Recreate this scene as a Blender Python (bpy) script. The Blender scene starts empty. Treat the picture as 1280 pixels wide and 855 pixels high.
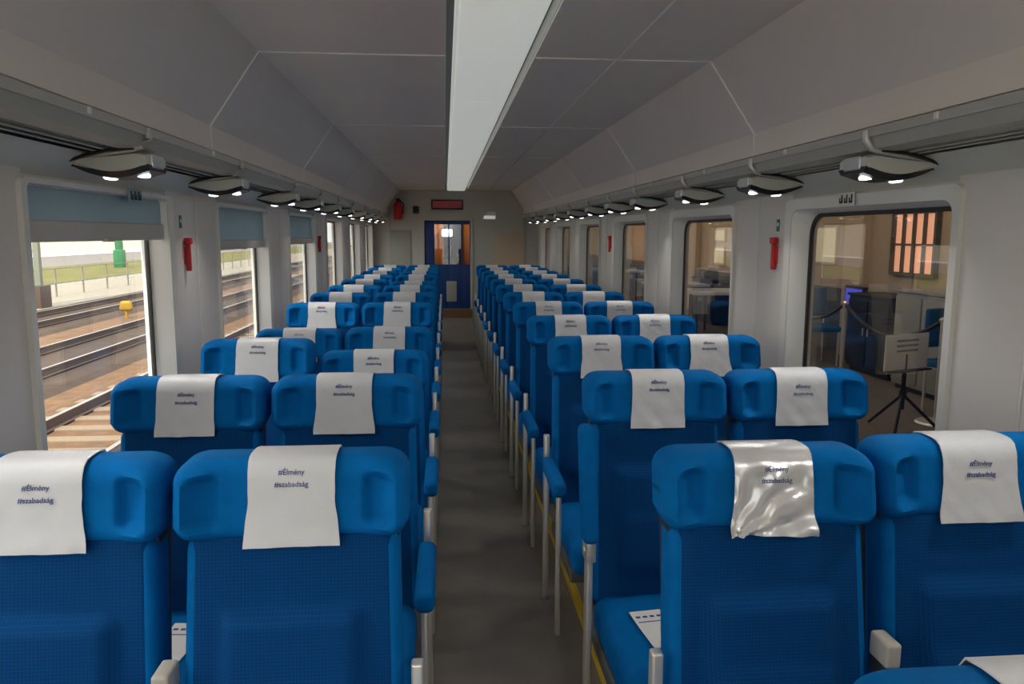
import bpy, math, random
from mathutils import Vector, Matrix, noise

random.seed(7)
S = bpy.context.scene
COL = S.collection
R = math.radians

# ------------------------------------------------------------------ camera
cam = bpy.data.cameras.new('camera')
cam.sensor_width = 36.0
cam.lens = 969.5 / 1280 * 36.0
cam.clip_start = 0.02
cam.clip_end = 600
cam_o = bpy.data.objects.new('camera', cam)
COL.objects.link(cam_o)
cam_o.matrix_world = (Matrix.Translation((-0.188, 0, 1.64)) @ Matrix.Rotation(R(-4.918), 4, 'Z')
                      @ Matrix.Rotation(R(90 - 7.908), 4, 'X') @ Matrix.Rotation(R(0.19), 4, 'Z'))
S.camera = cam_o

# ------------------------------------------------------------------ world, sun, exposure
W = bpy.data.worlds.new('sky')
S.world = W
W.use_nodes = True
W.node_tree.nodes['Background'].inputs[0].default_value = (0.95, 0.95, 0.93, 1)
W.node_tree.nodes['Background'].inputs[1].default_value = 2.5
sun = bpy.data.lights.new('sun', 'SUN')
sun.energy = 7.0
sun.angle = R(1.0)
sun.color = (1.0, 0.93, 0.80)
sun_o = bpy.data.objects.new('sun', sun)
COL.objects.link(sun_o)
sun_o.rotation_euler = Vector((0.06, 0.55, -0.83)).to_track_quat('-Z', 'Y').to_euler()
S.view_settings.view_transform = 'Standard'
S.view_settings.look = 'None'
S.view_settings.gamma = 1.0
S.view_settings.use_curve_mapping = False
S.view_settings.exposure = 0.0

LAMP_W = 0.95          # watts of one rack lamp


# ------------------------------------------------------------------ materials
def mat(name, color, rough=0.6, metal=0.0, noise_amt=0.0, noise_scale=20.0, bump=0.0, bump_scale=200.0,
        sheen=0.0, spec=0.5, coat=0.0, emit=None, emit_s=0.0):
    m = bpy.data.materials.new(name)
    m.use_nodes = True
    nt = m.node_tree
    b = nt.nodes['Principled BSDF']
    b.inputs['Base Color'].default_value = (*color, 1)
    b.inputs['Roughness'].default_value = rough
    b.inputs['Metallic'].default_value = metal
    b.inputs['Specular IOR Level'].default_value = spec
    b.inputs['Sheen Weight'].default_value = sheen
    b.inputs['Coat Weight'].default_value = coat
    if emit:
        b.inputs['Emission Color'].default_value = (*emit, 1)
        b.inputs['Emission Strength'].default_value = emit_s
    tc = nt.nodes.new('ShaderNodeTexCoord')
    if noise_amt:
        n = nt.nodes.new('ShaderNodeTexNoise')
        n.inputs['Scale'].default_value = noise_scale
        n.inputs['Detail'].default_value = 5
        nt.links.new(tc.outputs['Object'], n.inputs['Vector'])
        mx = nt.nodes.new('ShaderNodeMix')
        mx.data_type = 'RGBA'
        mx.inputs[6].default_value = (*[c * (1 - noise_amt) for c in color], 1)
        mx.inputs[7].default_value = (*[min(1, c * (1 + noise_amt)) for c in color], 1)
        nt.links.new(n.outputs['Fac'], mx.inputs[0])
        nt.links.new(mx.outputs[2], b.inputs['Base Color'])
    if bump:
        n2 = nt.nodes.new('ShaderNodeTexNoise')
        n2.inputs['Scale'].default_value = bump_scale
        n2.inputs['Detail'].default_value = 3
        nt.links.new(tc.outputs['Object'], n2.inputs['Vector'])
        bp = nt.nodes.new('ShaderNodeBump')
        bp.inputs['Strength'].default_value = bump
        bp.inputs['Distance'].default_value = 0.01
        nt.links.new(n2.outputs['Fac'], bp.inputs['Height'])
        nt.links.new(bp.outputs[0], b.inputs['Normal'])
    return m


def glass_mat(name, tint=(0.96, 0.97, 0.97), base=0.03, gain=1.0):
    m = bpy.data.materials.new(name)
    m.use_nodes = True
    nt = m.node_tree
    for n in list(nt.nodes):
        nt.nodes.remove(n)
    out = nt.nodes.new('ShaderNodeOutputMaterial')
    tr = nt.nodes.new('ShaderNodeBsdfTransparent')
    tr.inputs[0].default_value = (*tint, 1)
    gl = nt.nodes.new('ShaderNodeBsdfGlossy')
    gl.inputs['Roughness'].default_value = 0.01
    ge = nt.nodes.new('ShaderNodeNewGeometry')
    dt = nt.nodes.new('ShaderNodeVectorMath')
    dt.operation = 'DOT_PRODUCT'
    nt.links.new(ge.outputs['Incoming'], dt.inputs[0])
    nt.links.new(ge.outputs['Normal'], dt.inputs[1])
    ab = nt.nodes.new('ShaderNodeMath')
    ab.operation = 'ABSOLUTE'
    nt.links.new(dt.outputs['Value'], ab.inputs[0])
    om = nt.nodes.new('ShaderNodeMath')
    om.operation = 'SUBTRACT'
    om.inputs[0].default_value = 1.0
    nt.links.new(ab.outputs[0], om.inputs[1])
    fr = nt.nodes.new('ShaderNodeMath')
    fr.operation = 'POWER'
    fr.inputs[1].default_value = 5.0
    nt.links.new(om.outputs[0], fr.inputs[0])
    ma = nt.nodes.new('ShaderNodeMath')
    ma.operation = 'MULTIPLY_ADD'
    ma.inputs[1].default_value = gain
    ma.inputs[2].default_value = base
    ma.use_clamp = True
    mx = nt.nodes.new('ShaderNodeMixShader')
    nt.links.new(fr.outputs[0], ma.inputs[0])
    nt.links.new(ma.outputs[0], mx.inputs[0])
    nt.links.new(tr.outputs[0], mx.inputs[1])
    nt.links.new(gl.outputs[0], mx.inputs[2])
    nt.links.new(mx.outputs[0], out.inputs[0])
    return m


def weave_mat():
    m = bpy.data.materials.new('woven_navy_fabric')
    m.use_nodes = True
    nt = m.node_tree
    b = nt.nodes['Principled BSDF']
    b.inputs['Roughness'].default_value = 0.85
    b.inputs['Sheen Weight'].default_value = 0.0
    b.inputs['Specular IOR Level'].default_value = 0.12
    tc = nt.nodes.new('ShaderNodeTexCoord')
    sep = nt.nodes.new('ShaderNodeSeparateXYZ')
    nt.links.new(tc.outputs['Object'], sep.inputs[0])
    outs = []
    for ax in ('X', 'Z'):
        mu = nt.nodes.new('ShaderNodeMath')
        mu.operation = 'MULTIPLY'
        mu.inputs[1].default_value = 2 * math.pi / 0.0072
        nt.links.new(sep.outputs[ax], mu.inputs[0])
        si = nt.nodes.new('ShaderNodeMath')
        si.operation = 'SINE'
        nt.links.new(mu.outputs[0], si.inputs[0])
        th = nt.nodes.new('ShaderNodeMapRange')
        th.inputs['From Min'].default_value = 0.55
        th.inputs['From Max'].default_value = 0.95
        nt.links.new(si.outputs[0], th.inputs[0])
        outs.append(th.outputs[0])
    mx = nt.nodes.new('ShaderNodeMath')
    mx.operation = 'MAXIMUM'
    nt.links.new(outs[0], mx.inputs[0])
    nt.links.new(outs[1], mx.inputs[1])
    c = nt.nodes.new('ShaderNodeMix')
    c.data_type = 'RGBA'
    c.inputs[6].default_value = (0.0008, 0.046, 0.175, 1)
    c.inputs[7].default_value = (0.0015, 0.066, 0.225, 1)
    nt.links.new(mx.outputs[0], c.inputs[0])
    nt.links.new(c.outputs[2], b.inputs['Base Color'])
    bp = nt.nodes.new('ShaderNodeBump')
    bp.inputs['Strength'].default_value = 0.25
    bp.inputs['Distance'].default_value = 0.002
    nt.links.new(mx.outputs[0], bp.inputs['Height'])
    nt.links.new(bp.outputs[0], b.inputs['Normal'])
    return m


M = {
    'velour': mat('blue_velour', (0.001, 0.135, 0.41), 0.75, noise_amt=0.22, noise_scale=18, bump=0.25, bump_scale=900, sheen=0.0, spec=0.06),
    'weave': weave_mat(),
    'shell': mat('seat_shell_plastic', (0.02, 0.03, 0.05), 0.5),
    'cloth': mat('white_satin_cloth', (0.66, 0.67, 0.69), 0.42, noise_amt=0.05, noise_scale=9, bump=0.12, bump_scale=60, spec=0.4),
    'satin': mat('shiny_white_satin', (0.78, 0.78, 0.78), 0.24, metal=0.45, bump=0.12, bump_scale=40, spec=0.9),
    'ink': mat('navy_print', (0.035, 0.06, 0.22), 0.6),
    'chrome': mat('brushed_steel', (0.78, 0.75, 0.69), 0.30, metal=0.65),
    'cap': mat('beige_plastic_cap', (0.50, 0.47, 0.40), 0.5),
    'darkmetal': mat('dark_metal', (0.06, 0.055, 0.05), 0.5, metal=0.4),
    'pedestal': mat('grey_seat_base', (0.10, 0.10, 0.10), 0.55, noise_amt=0.1),
    'wall': mat('warm_grey_wall', (0.70, 0.67, 0.64), 0.5, noise_amt=0.04, noise_scale=4),
    'wallpanel': mat('warm_grey_wall_panel', (0.72, 0.69, 0.66), 0.45, noise_amt=0.03, noise_scale=3),
    'endwall': mat('pale_grey_end_wall', (0.50, 0.50, 0.46), 0.5, noise_amt=0.05, noise_scale=3),
    'endpanelL': mat('grey_green_panel', (0.34, 0.35, 0.31), 0.5),
    'endpanelR': mat('beige_panel', (0.56, 0.44, 0.33), 0.5),
    'trim': mat('ivory_window_trim', (0.76, 0.75, 0.70), 0.4),
    'reveal': mat('white_window_reveal', (0.86, 0.85, 0.81), 0.4),
    'reflector': mat('pale_concrete_reflector', (0.62, 0.59, 0.54), 0.9, noise_amt=0.1, noise_scale=1),  # unseen ground behind the car, added to bounce daylight inside
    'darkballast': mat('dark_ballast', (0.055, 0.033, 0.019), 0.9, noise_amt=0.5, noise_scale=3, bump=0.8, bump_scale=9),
    'strip_seam': mat('pale_joint_strip', (0.72, 0.71, 0.68), 0.4),
    'seam_white': mat('white_joint_profile', (0.93, 0.92, 0.90), 0.35),
    'gasket': mat('black_rubber', (0.012, 0.012, 0.012), 0.5),
    'ceil': mat('grey_ceiling_panel', (0.82, 0.77, 0.715), 0.42, noise_amt=0.05, noise_scale=2.5, bump=0.03, bump_scale=6),
    'ceilback': mat('pale_ceiling_backing', (0.72, 0.72, 0.70), 0.5),
    'slot': mat('dark_ceiling_slot', (0.10, 0.10, 0.10), 0.6),
    'light': mat('ceiling_light_diffuser', (0.80, 0.82, 0.80), 0.45, bump=0.15, bump_scale=220, emit=(0.97, 1.0, 0.94), emit_s=0.33),
    'lightedge': mat('ceiling_light_edge', (0.80, 0.82, 0.80), 0.3, emit=(0.95, 1.0, 0.97), emit_s=0.3),
    'rail': mat('aluminium_rail', (0.52, 0.52, 0.50), 0.35, metal=0.4),
    'rack': mat('rack_grey', (0.40, 0.41, 0.37), 0.4, noise_amt=0.04),
    'racklight': mat('rack_pale_grey', (0.62, 0.63, 0.57), 0.38),
    'rackglass': mat('smoked_rack_glass', (0.09, 0.10, 0.09), 0.12, spec=0.8),
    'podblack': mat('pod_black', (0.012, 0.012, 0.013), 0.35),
    'silver': mat('silver_cap', (0.60, 0.66, 0.70), 0.3, metal=0.5),
    'lens': mat('lamp_lens', (0.9, 0.95, 1.0), 0.3, emit=(0.93, 0.97, 1.0), emit_s=3.0),
    'floor': mat('grey_brown_floor', (0.19, 0.165, 0.14), 0.45, noise_amt=0.22, noise_scale=7, bump=0.08, bump_scale=150),
    'yellow': mat('yellow_edge', (0.62, 0.42, 0.03), 0.5),
    'railgrey': mat('seat_rail_grey', (0.20, 0.18, 0.15), 0.5),
    'ramp': mat('brown_threshold', (0.20, 0.11, 0.045), 0.6, noise_amt=0.2),
    'blind': mat('blue_grey_blind', (0.42, 0.56, 0.63), 0.7, noise_amt=0.05, noise_scale=6),
    'blindbar': mat('blind_bar', (0.52, 0.50, 0.46), 0.4),
    'red': mat('red_plastic', (0.55, 0.012, 0.02), 0.4),
    'green': mat('green_sticker', (0.015, 0.17, 0.10), 0.5),
    'door': mat('blue_door', (0.006, 0.045, 0.20), 0.4),
    'led': mat('red_display', (0.12, 0.003, 0.01), 0.3, emit=(0.8, 0.02, 0.06), emit_s=0.05),
    'black': mat('matt_black', (0.010, 0.010, 0.012), 0.5),
    'orange': mat('orange_panel', (0.75, 0.20, 0.02), 0.5),
    'paper': mat('white_paper', (0.80, 0.80, 0.78), 0.6),
    'pane': glass_mat('clear_glass', (0.97, 0.97, 0.96), 0.03, 0.9),
    'pane_r': glass_mat('tinted_glass', (0.80, 0.78, 0.76), 0.05, 0.9),
    'pane_d': glass_mat('door_glass', (0.75, 0.78, 0.80), 0.05, 1.0),
    # outside
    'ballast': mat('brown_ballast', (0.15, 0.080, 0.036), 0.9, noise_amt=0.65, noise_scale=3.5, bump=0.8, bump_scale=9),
    'railsteel': mat('rail_steel', (0.09, 0.06, 0.045), 0.5, noise_amt=0.3),
    'railtop': mat('rail_top', (0.32, 0.30, 0.28), 0.3, metal=0.5),
    'sleeper': mat('concrete_sleeper', (0.24, 0.18, 0.12), 0.9, noise_amt=0.25),
    'platform': mat('pale_platform', (0.27, 0.245, 0.20), 0.9, noise_amt=0.1, noise_scale=1),
    'grass': mat('grass', (0.13, 0.125, 0.03), 0.95, noise_amt=0.5, noise_scale=1.2),
    'road': mat('grey_road', (0.18, 0.165, 0.16), 0.9, noise_amt=0.1, noise_scale=.5),
    'paleb': mat('cream_render', (0.72, 0.66, 0.54), 0.9, noise_amt=0.06, noise_scale=.3),
    'polegreen': mat('green_paint', (0.025, 0.19, 0.08), 0.5),
    'polegrey': mat('weathered_mast', (0.22, 0.24, 0.20), 0.7, noise_amt=0.2),
    'yellowsign': mat('yellow_paint', (0.40, 0.24, 0.01), 0.6),
    # hall on the right
    'hallwall': mat('beige_hall_wall', (0.50, 0.37, 0.24), 0.8, noise_amt=0.08, noise_scale=2),
    'hallpier': mat('light_beige_pier', (0.60, 0.45, 0.30), 0.8, noise_amt=0.08, noise_scale=2),
    'hallfloor': mat('hall_floor', (0.20, 0.17, 0.14), 0.6, noise_amt=0.2),
    'hallroof': mat('hall_roof', (0.10, 0.09, 0.08), 0.8),
    'litwin': mat('lit_window', (0.8, 0.4, 0.25), 0.5, emit=(1.0, 0.47, 0.28), emit_s=0.85),
    'glowcream': mat('glowing_cream_board', (0.75, 0.66, 0.42), 0.6, emit=(1.0, 0.85, 0.5), emit_s=0.25),  # boards are no lamps; a faint glow is put into their material
    'bluecloth': mat('blue_chair_fabric', (0.01, 0.10, 0.25), 0.7),
    'bluelamp': mat('blue_screen', (0.05, 0.05, 0.4), 0.4, emit=(0.10, 0.13, 1.0), emit_s=0.7),
}

nt = M['blind'].node_tree
tl = nt.nodes.new('ShaderNodeBsdfTranslucent')
tl.inputs[0].default_value = (0.40, 0.50, 0.54, 1)
ms_ = nt.nodes.new('ShaderNodeMixShader')
ms_.inputs[0].default_value = 0.35
nt.links.new(nt.nodes['Principled BSDF'].outputs[0], ms_.inputs[1])
nt.links.new(tl.outputs[0], ms_.inputs[2])
nt.links.new(ms_.outputs[0], nt.nodes['Material Output'].inputs[0])


# ------------------------------------------------------------------ mesh helpers
class MB:
    def __init__(self):
        self.v = []
        self.f = []

    def add(self, vs, fs):
        o = len(self.v)
        self.v += [tuple(p) for p in vs]
        self.f += [tuple(i + o for i in f) for f in fs]
        return self

    def box(self, x0, x1, y0, y1, z0, z1):
        vs = [(x, y, z) for x in (x0, x1) for y in (y0, y1) for z in (z0, z1)]
        fs = [(0, 1, 3, 2), (4, 6, 7, 5), (0, 4, 5, 1), (2, 3, 7, 6), (0, 2, 6, 4), (1, 5, 7, 3)]
        return self.add(vs, fs)

    def bbox(self, x0, x1, y0, y1, z0, z1, b=0.005):
        """box with chamfered edges (rounded-box grid)"""
        h = ((x1 - x0) / 2, (y1 - y0) / 2, (z1 - z0) / 2)
        c = ((x0 + x1) / 2, (y0 + y1) / 2, (z0 + z1) / 2)
        return self.rbox(h, min(b, *h), (1, 1, 1), c)

    def rbox(self, h, r, n, c=(0, 0, 0), deform=None, seg=2):
        """rounded box: half sizes h, radius r, n inner divisions per axis"""
        axes = []
        for k in range(3):
            s = set()
            for i in range(n[k] + 1):
                s.add(round(-(h[k] - r) + 2 * (h[k] - r) * i / n[k], 6))
            for i in range(1, seg + 1):
                t = r * math.tan(math.pi / 4 * i / seg)
                s.add(round(h[k] - r + t, 6))
                s.add(round(-(h[k] - r) - t, 6))
            axes.append(sorted(s))
        idx = {}
        vs = []
        fs = []

        def vid(p):
            key = tuple(round(q, 6) for q in p)
            if key not in idx:
                q = [max(-(h[k] - r), min(h[k] - r, p[k])) for k in range(3)]
                d = Vector([p[k] - q[k] for k in range(3)])
                if d.length > 1e-9:
                    d = d.normalized() * r
                w = [q[k] + d[k] for k in range(3)]
                if deform:
                    w = deform(*w)
                idx[key] = len(vs)
                vs.append((w[0] + c[0], w[1] + c[1], w[2] + c[2]))
            return idx[key]
        for k in range(3):
            a, b = (k + 1) % 3, (k + 2) % 3
            for sgn in (-1, 1):
                A, B = axes[a], axes[b]
                for i in range(len(A) - 1):
                    for j in range(len(B) - 1):
                        q = []
                        for (ii, jj) in ((i, j), (i + 1, j), (i + 1, j + 1), (i, j + 1)):
                            p = [0, 0, 0]
                            p[k] = sgn * h[k]
                            p[a] = A[ii]
                            p[b] = B[jj]
                            q.append(vid(p))
                        if sgn < 0:
                            q.reverse()
                        if len(set(q)) >= 3:
                            fs.append(tuple(dict.fromkeys(q)))
        return self.add(vs, fs)

    def tube(self, pts, r, n=10, cap=True):
        pts = [Vector(p) for p in pts]
        vs = []
        fs = []
        for i, p in enumerate(pts):
            if i == 0:
                d = pts[1] - pts[0]
            elif i == len(pts) - 1:
                d = pts[-1] - pts[-2]
            else:
                d = pts[i + 1] - pts[i - 1]
            d.normalize()
            up = Vector((0, 0, 1)) if abs(d.z) < 0.9 else Vector((1, 0, 0))
            a = d.cross(up).normalized()
            b = d.cross(a)
            rr = r[i] if isinstance(r, (list, tuple)) else r
            for k in range(n):
                t = 2 * math.pi * k / n
                vs.append(p + (a * math.cos(t) + b * math.sin(t)) * rr)
        for i in range(len(pts) - 1):
            for k in range(n):
                fs.append((i * n + k, i * n + (k + 1) % n, (i + 1) * n + (k + 1) % n, (i + 1) * n + k))
        if cap:
            fs.append(tuple(range(n))[::-1])
            fs.append(tuple((len(pts) - 1) * n + k for k in range(n)))
        return self.add(vs, fs)

    def prism(self, poly, y0, y1, axis='y'):
        """polygon [(x,z)] extruded along y (axis y), or [(y,z)] along x (axis x)"""
        n = len(poly)
        vs = []
        for t in (y0, y1):
            for (a, b) in poly:
                vs.append((a, t, b) if axis == 'y' else (t, a, b))
        fs = [tuple(range(n)), tuple(range(2 * n - 1, n - 1, -1))]
        for i in range(n):
            j = (i + 1) % n
            fs.append((i, i + n, j + n, j))
        return self.add(vs, fs)

    def ring(self, o, i, x0, x1, xi0=None, xi1=None):
        """frame in the y-z plane: outer loop o, inner loop i (lists of (y,z), same count) between x0 and x1"""
        n = len(o)
        xi0 = x0 if xi0 is None else xi0
        xi1 = x1 if xi1 is None else xi1
        vs = [(x0, *p) for p in o] + [(xi0, *p) for p in i] + [(x1, *p) for p in o] + [(xi1, *p) for p in i]
        fs = []
        for k in range(n):
            j = (k + 1) % n
            fs += [(k, j, n + j, n + k), (2 * n + k, 3 * n + k, 3 * n + j, 2 * n + j),
                   (k, 2 * n + k, 2 * n + j, j), (n + k, n + j, 3 * n + j, 3 * n + k)]
        return self.add(vs, fs)

    def disc(self, c, r, nrm, t=0.004, n=16):
        c = Vector(c)
        nrm = Vector(nrm).normalized()
        return self.tube([c - nrm * t, c], r, n)

    def mesh(self, name, smooth=40):
        me = bpy.data.meshes.new(name)
        me.from_pydata(self.v, [], self.f)
        me.validate()
        import bmesh as _b
        bm = _b.new()
        bm.from_mesh(me)
        _b.ops.recalc_face_normals(bm, faces=bm.faces)
        bm.to_mesh(me)
        bm.free()
        if smooth:
            for p in me.polygons:
                p.use_smooth = True
            me.set_sharp_from_angle(angle=R(smooth))
        return me

    def build(self, name, material, parent=None, smooth=40):
        return link(name, self.mesh(name, smooth), material, parent)


def link(name, me, material=None, parent=None):
    if material is not None and not me.materials:
        me.materials.append(M[material] if isinstance(material, str) else material)
    o = bpy.data.objects.new(name, me)
    COL.objects.link(o)
    if parent:
        o.parent = parent
    return o


def tag(o, label, cat, group=None, kind=None):
    o['label'] = label
    o['category'] = cat
    if group:
        o['group'] = group
    if kind:
        o['kind'] = kind
    return o


def struct(o, label, cat):
    return tag(o, label, cat, kind='structure')


def empty(name, loc=(0, 0, 0), rz=0):
    o = bpy.data.objects.new(name, None)
    o.empty_display_size = 0.1
    COL.objects.link(o)
    o.location = loc
    o.rotation_euler = (0, 0, rz)
    return o


def rrect(y0, y1, z0, z1, r, n=6):
    pts = []
    for (cy, cz, a0) in ((y1 - r, z1 - r, 0), (y0 + r, z1 - r, 90), (y0 + r, z0 + r, 180), (y1 - r, z0 + r, 270)):
        for k in range(n + 1):
            a = R(a0 + 90 * k / n)
            pts.append((cy + r * math.cos(a), cz + r * math.sin(a)))
    return pts


def sstep(a, b, x):
    t = max(0, min(1, (x - a) / (b - a)))
    return t * t * (3 - 2 * t)


ORD = ['first', 'second', 'third', 'fourth', 'fifth', 'sixth', 'seventh', 'eighth', 'ninth', 'tenth', 'eleventh',
       'twelfth', 'thirteenth', 'fourteenth', 'fifteenth']

Y0, Y1 = -1.9, 13.0       # car body from behind the camera to the end wall
XW = 1.37                 # inner wall face
PER = 1.83                # window spacing

# ------------------------------------------------------------------ floor
fl = struct(MB().box(-1.46, 1.46, Y0, Y1 + 1.6, -0.12, 0).build('floor', 'floor', smooth=0),
            'worn grey-brown floor running down the aisle between the seats', 'floor')
rp = MB().prism([(10.9, 0.0), (12.78, 0.27), (12.78, 0.0)], -0.25, 0.25, 'x').build('ramp', 'floor', fl, smooth=0)
MB().box(-0.25, 0.25, 12.78, 12.99, 0, 0.40).build('threshold', 'ramp', fl, smooth=0)
for s in (-1, 1):
    x = s * 0.40
    MB().bbox(x, x + s * 0.05, Y0 + .1, 12.7, 0, 0.035, 0.004).build('seat_rail', 'railgrey', fl)
    a, b = sorted((x - s * 0.026, x + s * 0.002))
    MB().box(a, b, Y0 + .1, 12.7, 0.0, 0.037).build('edge_strip', 'yellow', fl, smooth=0)

# ------------------------------------------------------------------ walls and windows
WIN_R = [2.226 + PER * k for k in range(-3, 6) if 2.226 + PER * k + 1.2 < Y1]
WIN_L = [2.27 + 1.86 * k for k in range(-3, 6) if 2.27 + 1.86 * k + 1.2 < Y1]
TW = 1.205                # outer trim width
TZ0, TZ1 = 0.74, 1.795


def side_wall(s, wins, name, label):
    m = MB()
    x0, x1 = sorted((s * XW, s * (XW + 0.10)))
    m.box(x0, x1, Y0, Y1 + 1.6, 0, TZ0 + 0.02)
    m.box(x0, x1, Y0, Y1 + 1.6, TZ1 - 0.02, 2.5)
    ys = [Y0] + [q for w in wins for q in (w + 0.02, w + TW - 0.02)] + [Y1 + 1.6]
    for i in range(0, len(ys), 2):
        m.box(x0, x1, ys[i], ys[i + 1], TZ0 + 0.02, TZ1 - 0.02)
    w = struct(m.build(name, 'wall', smooth=0), label, 'wall')
    # wall lining panels on each pier, two to a pier, with a pale joint strip between
    for i in range(0, len(ys), 2):
        a, b = ys[i] - 0.02 if i else ys[i], ys[i + 1] + 0.02
        if i + 1 == len(ys) - 1:
            b = Y1
        if b < -2 or b - a < 0.2:
            continue
        mid = a + (b - a) * 0.53
        for (p, q) in ((a + 0.004, mid - 0.005), (mid + 0.005, b - 0.004)):
            xa, xb = sorted((s * (XW + 0.001), s * (XW - 0.010)))
            MB().bbox(xa, xb, p, q, 0.10, 1.83, 0.004).build('wall_panel', 'wallpanel', w)
        xa, xb = sorted((s * (XW + 0.001), s * (XW - 0.013)))
        MB().bbox(xa, xb, mid - 0.004, mid + 0.004, 0.10, 1.83, 0.002).build('joint_strip', 'strip_seam', w)
    return w


wall_r = side_wall(1, WIN_R, 'wall_right', 'warm grey lined side wall with windows onto the dim hall')
wall_l = side_wall(-1, WIN_L, 'wall_left', 'warm grey lined side wall with windows onto the tracks')


def window(s, y, n, k):
    o = empty('window_%d' % n, (0, 0, 0))
    side = 'right' if s > 0 else 'left'
    struct(o, 'carriage window in the %s wall, %s from the front of the picture' % (side, ORD[k]), 'window')
    rr = 0.09 if s > 0 else 0.03
    tm_ = 0.045 if s > 0 else 0.016
    oy0, oy1, oz0, oz1 = y + 0.055, y + TW - 0.085, 0.80, 1.728 if s > 0 else 1.768
    outer = rrect(y, y + TW, TZ0, TZ1, 0.03)
    inner = rrect(y + 0.045, y + TW - 0.045, TZ0 + 0.05, TZ1 - tm_, 0.05 if s > 0 else 0.02)
    MB().ring(outer, inner, s * (XW + 0.02), s * (XW - 0.026), s * (XW + 0.02), s * (XW - 0.018)).build('frame', 'trim', o)
    gl = rrect(oy0 - 0.006, oy1 + 0.006, oz0 - 0.006, oz1 + 0.006, rr + 0.006)
    # splayed reveal from the frame back to the glass
    inner2 = rrect(y + 0.046, y + TW - 0.046, TZ0 + 0.051, TZ1 - tm_ - 0.001, 0.05 if s > 0 else 0.02)
    MB().ring(inner2, gl, s * (XW - 0.014), s * (XW + 0.09), s * (XW + 0.055), s * (XW + 0.09)).build('reveal', 'reveal', o)
    MB().ring(gl, rrect(oy0 + 0.010, oy1 - 0.010, oz0 + 0.010, oz1 - 0.010, max(rr - 0.010, .02)),
              s * (XW + 0.055), s * (XW + 0.069)).build('gasket', 'gasket', o)
    a, b = sorted((s * (XW + 0.058), s * (XW + 0.066)))
    MB().prism(rrect(oy0 + 0.005, oy1 - 0.005, oz0 + 0.005, oz1 - 0.005, rr), a, b, 'x').build(
        'pane', 'pane_r' if s > 0 else 'pane', o, smooth=0)
    return o


n = 1
k = 0
for y in WIN_R:
    if y > 0:
        k += 1
    window(1, y, n, k - 1 if y > 0 else 11 + n)
    n += 1
k = 0
for i, y in enumerate(WIN_L):
    if y > 0:
        k += 1
    window(-1, y, n, k - 1 if y > 0 else 11 + i + 1)
    n += 1

# ------------------------------------------------------------------ ceiling
CZ, CH, SX, SZ, RZ = 2.349, 0.911, 1.11, 2.06, 1.965
cb = MB()
cb.box(-1.46, 1.46, Y0, Y1 + 1.6, 2.44, 2.52)
for s in (-1, 1):
    cb.prism([(s * 0.178, 2.44), (s * 0.178, CZ + 0.012), (s * (CH + .008), CZ + 0.012), (s * (SX + 0.012), SZ), (s * (SX + 0.014), RZ), (s * 1.40, RZ), (s * 1.40, 2.44)],
             Y0, Y1)
ceil = struct(cb.build('ceiling', 'ceilback', smooth=0), 'grey panelled carriage ceiling with sloping sides', 'ceiling')
joints = [3.247 + 2.05 * k for k in range(-3, 5)]
bays = [Y0] + [j for j in joints if j > Y0 + .3] + [Y1]
g = 0.0035


def panel(poly, a, b):
    MB().prism(poly, a + g, b - g).build('ceiling_panel', 'ceil', ceil, smooth=0)


for a, b in zip(bays[:-1], bays[1:]):
    t = 0.011
    panel([(-0.180, CZ), (-0.180, CZ + t), (-CH, CZ + t), (-CH, CZ)], a, b)
    panel([(0.180, CZ), (0.180, CZ + t), (0.518 - g, CZ + t), (0.518 - g, CZ)], a, b)
    panel([(0.518 + g, CZ), (0.518 + g, CZ + t), (CH, CZ + t), (CH, CZ)], a, b)
    for s in (-1, 1):
        panel([(s * CH, CZ), (s * (CH + .005), CZ + t), (s * (SX + t), SZ), (s * (SX + t), RZ + .005), (s * SX, RZ + .005), (s * SX, SZ + 0.002)], a, b)
for j in bays[1:-1]:
    for s in (-1, 1):
        q = 0.0045
        prof = [(s * 0.182, CZ - q), (s * (CH - .001), CZ - q), (s * (SX - q), SZ), (s * (SX - q), RZ + .006)]
        outl = prof + [(x + s * .004, z + .004) for (x, z) in prof[::-1]]
        MB().prism(outl, j - 0.004, j + 0.004).build('joint_strip', 'seam_white', ceil, smooth=0)
MB().box(0.515, 0.521, Y0, 5.3, CZ - 0.0035, CZ + 0.004).build('joint_strip', 'seam_white', ceil, smooth=0)
# dark slots beside the light channel
MB().box(-0.178, 0.178, Y0, Y1, 2.41, 2.44).build('light_slot', 'slot', ceil, smooth=0)

lt = empty('ceiling_light', (0, 5, 2.4))
tag(lt, 'long pale ceiling light channel running down the middle of the ceiling', 'ceiling light')
seg = [Y0 + 0.1, -1.5, 0.4, 2.3, 4.2, 6.1, 8.0, 9.9, 11.8, Y1 - 0.25]
for a, b in zip(seg[:-1], seg[1:]):
    MB().bbox(-0.138, 0.138, a - 5 + .001, b - 5 - .001, -0.07, 0.006, 0.008).build('diffuser', 'light', lt)
MB().bbox(-0.150, -0.134, Y0 - 5 + .1, Y1 - 5.25, -0.064, 0.008, 0.004).build('edge_profile', 'lightedge', lt)

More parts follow.
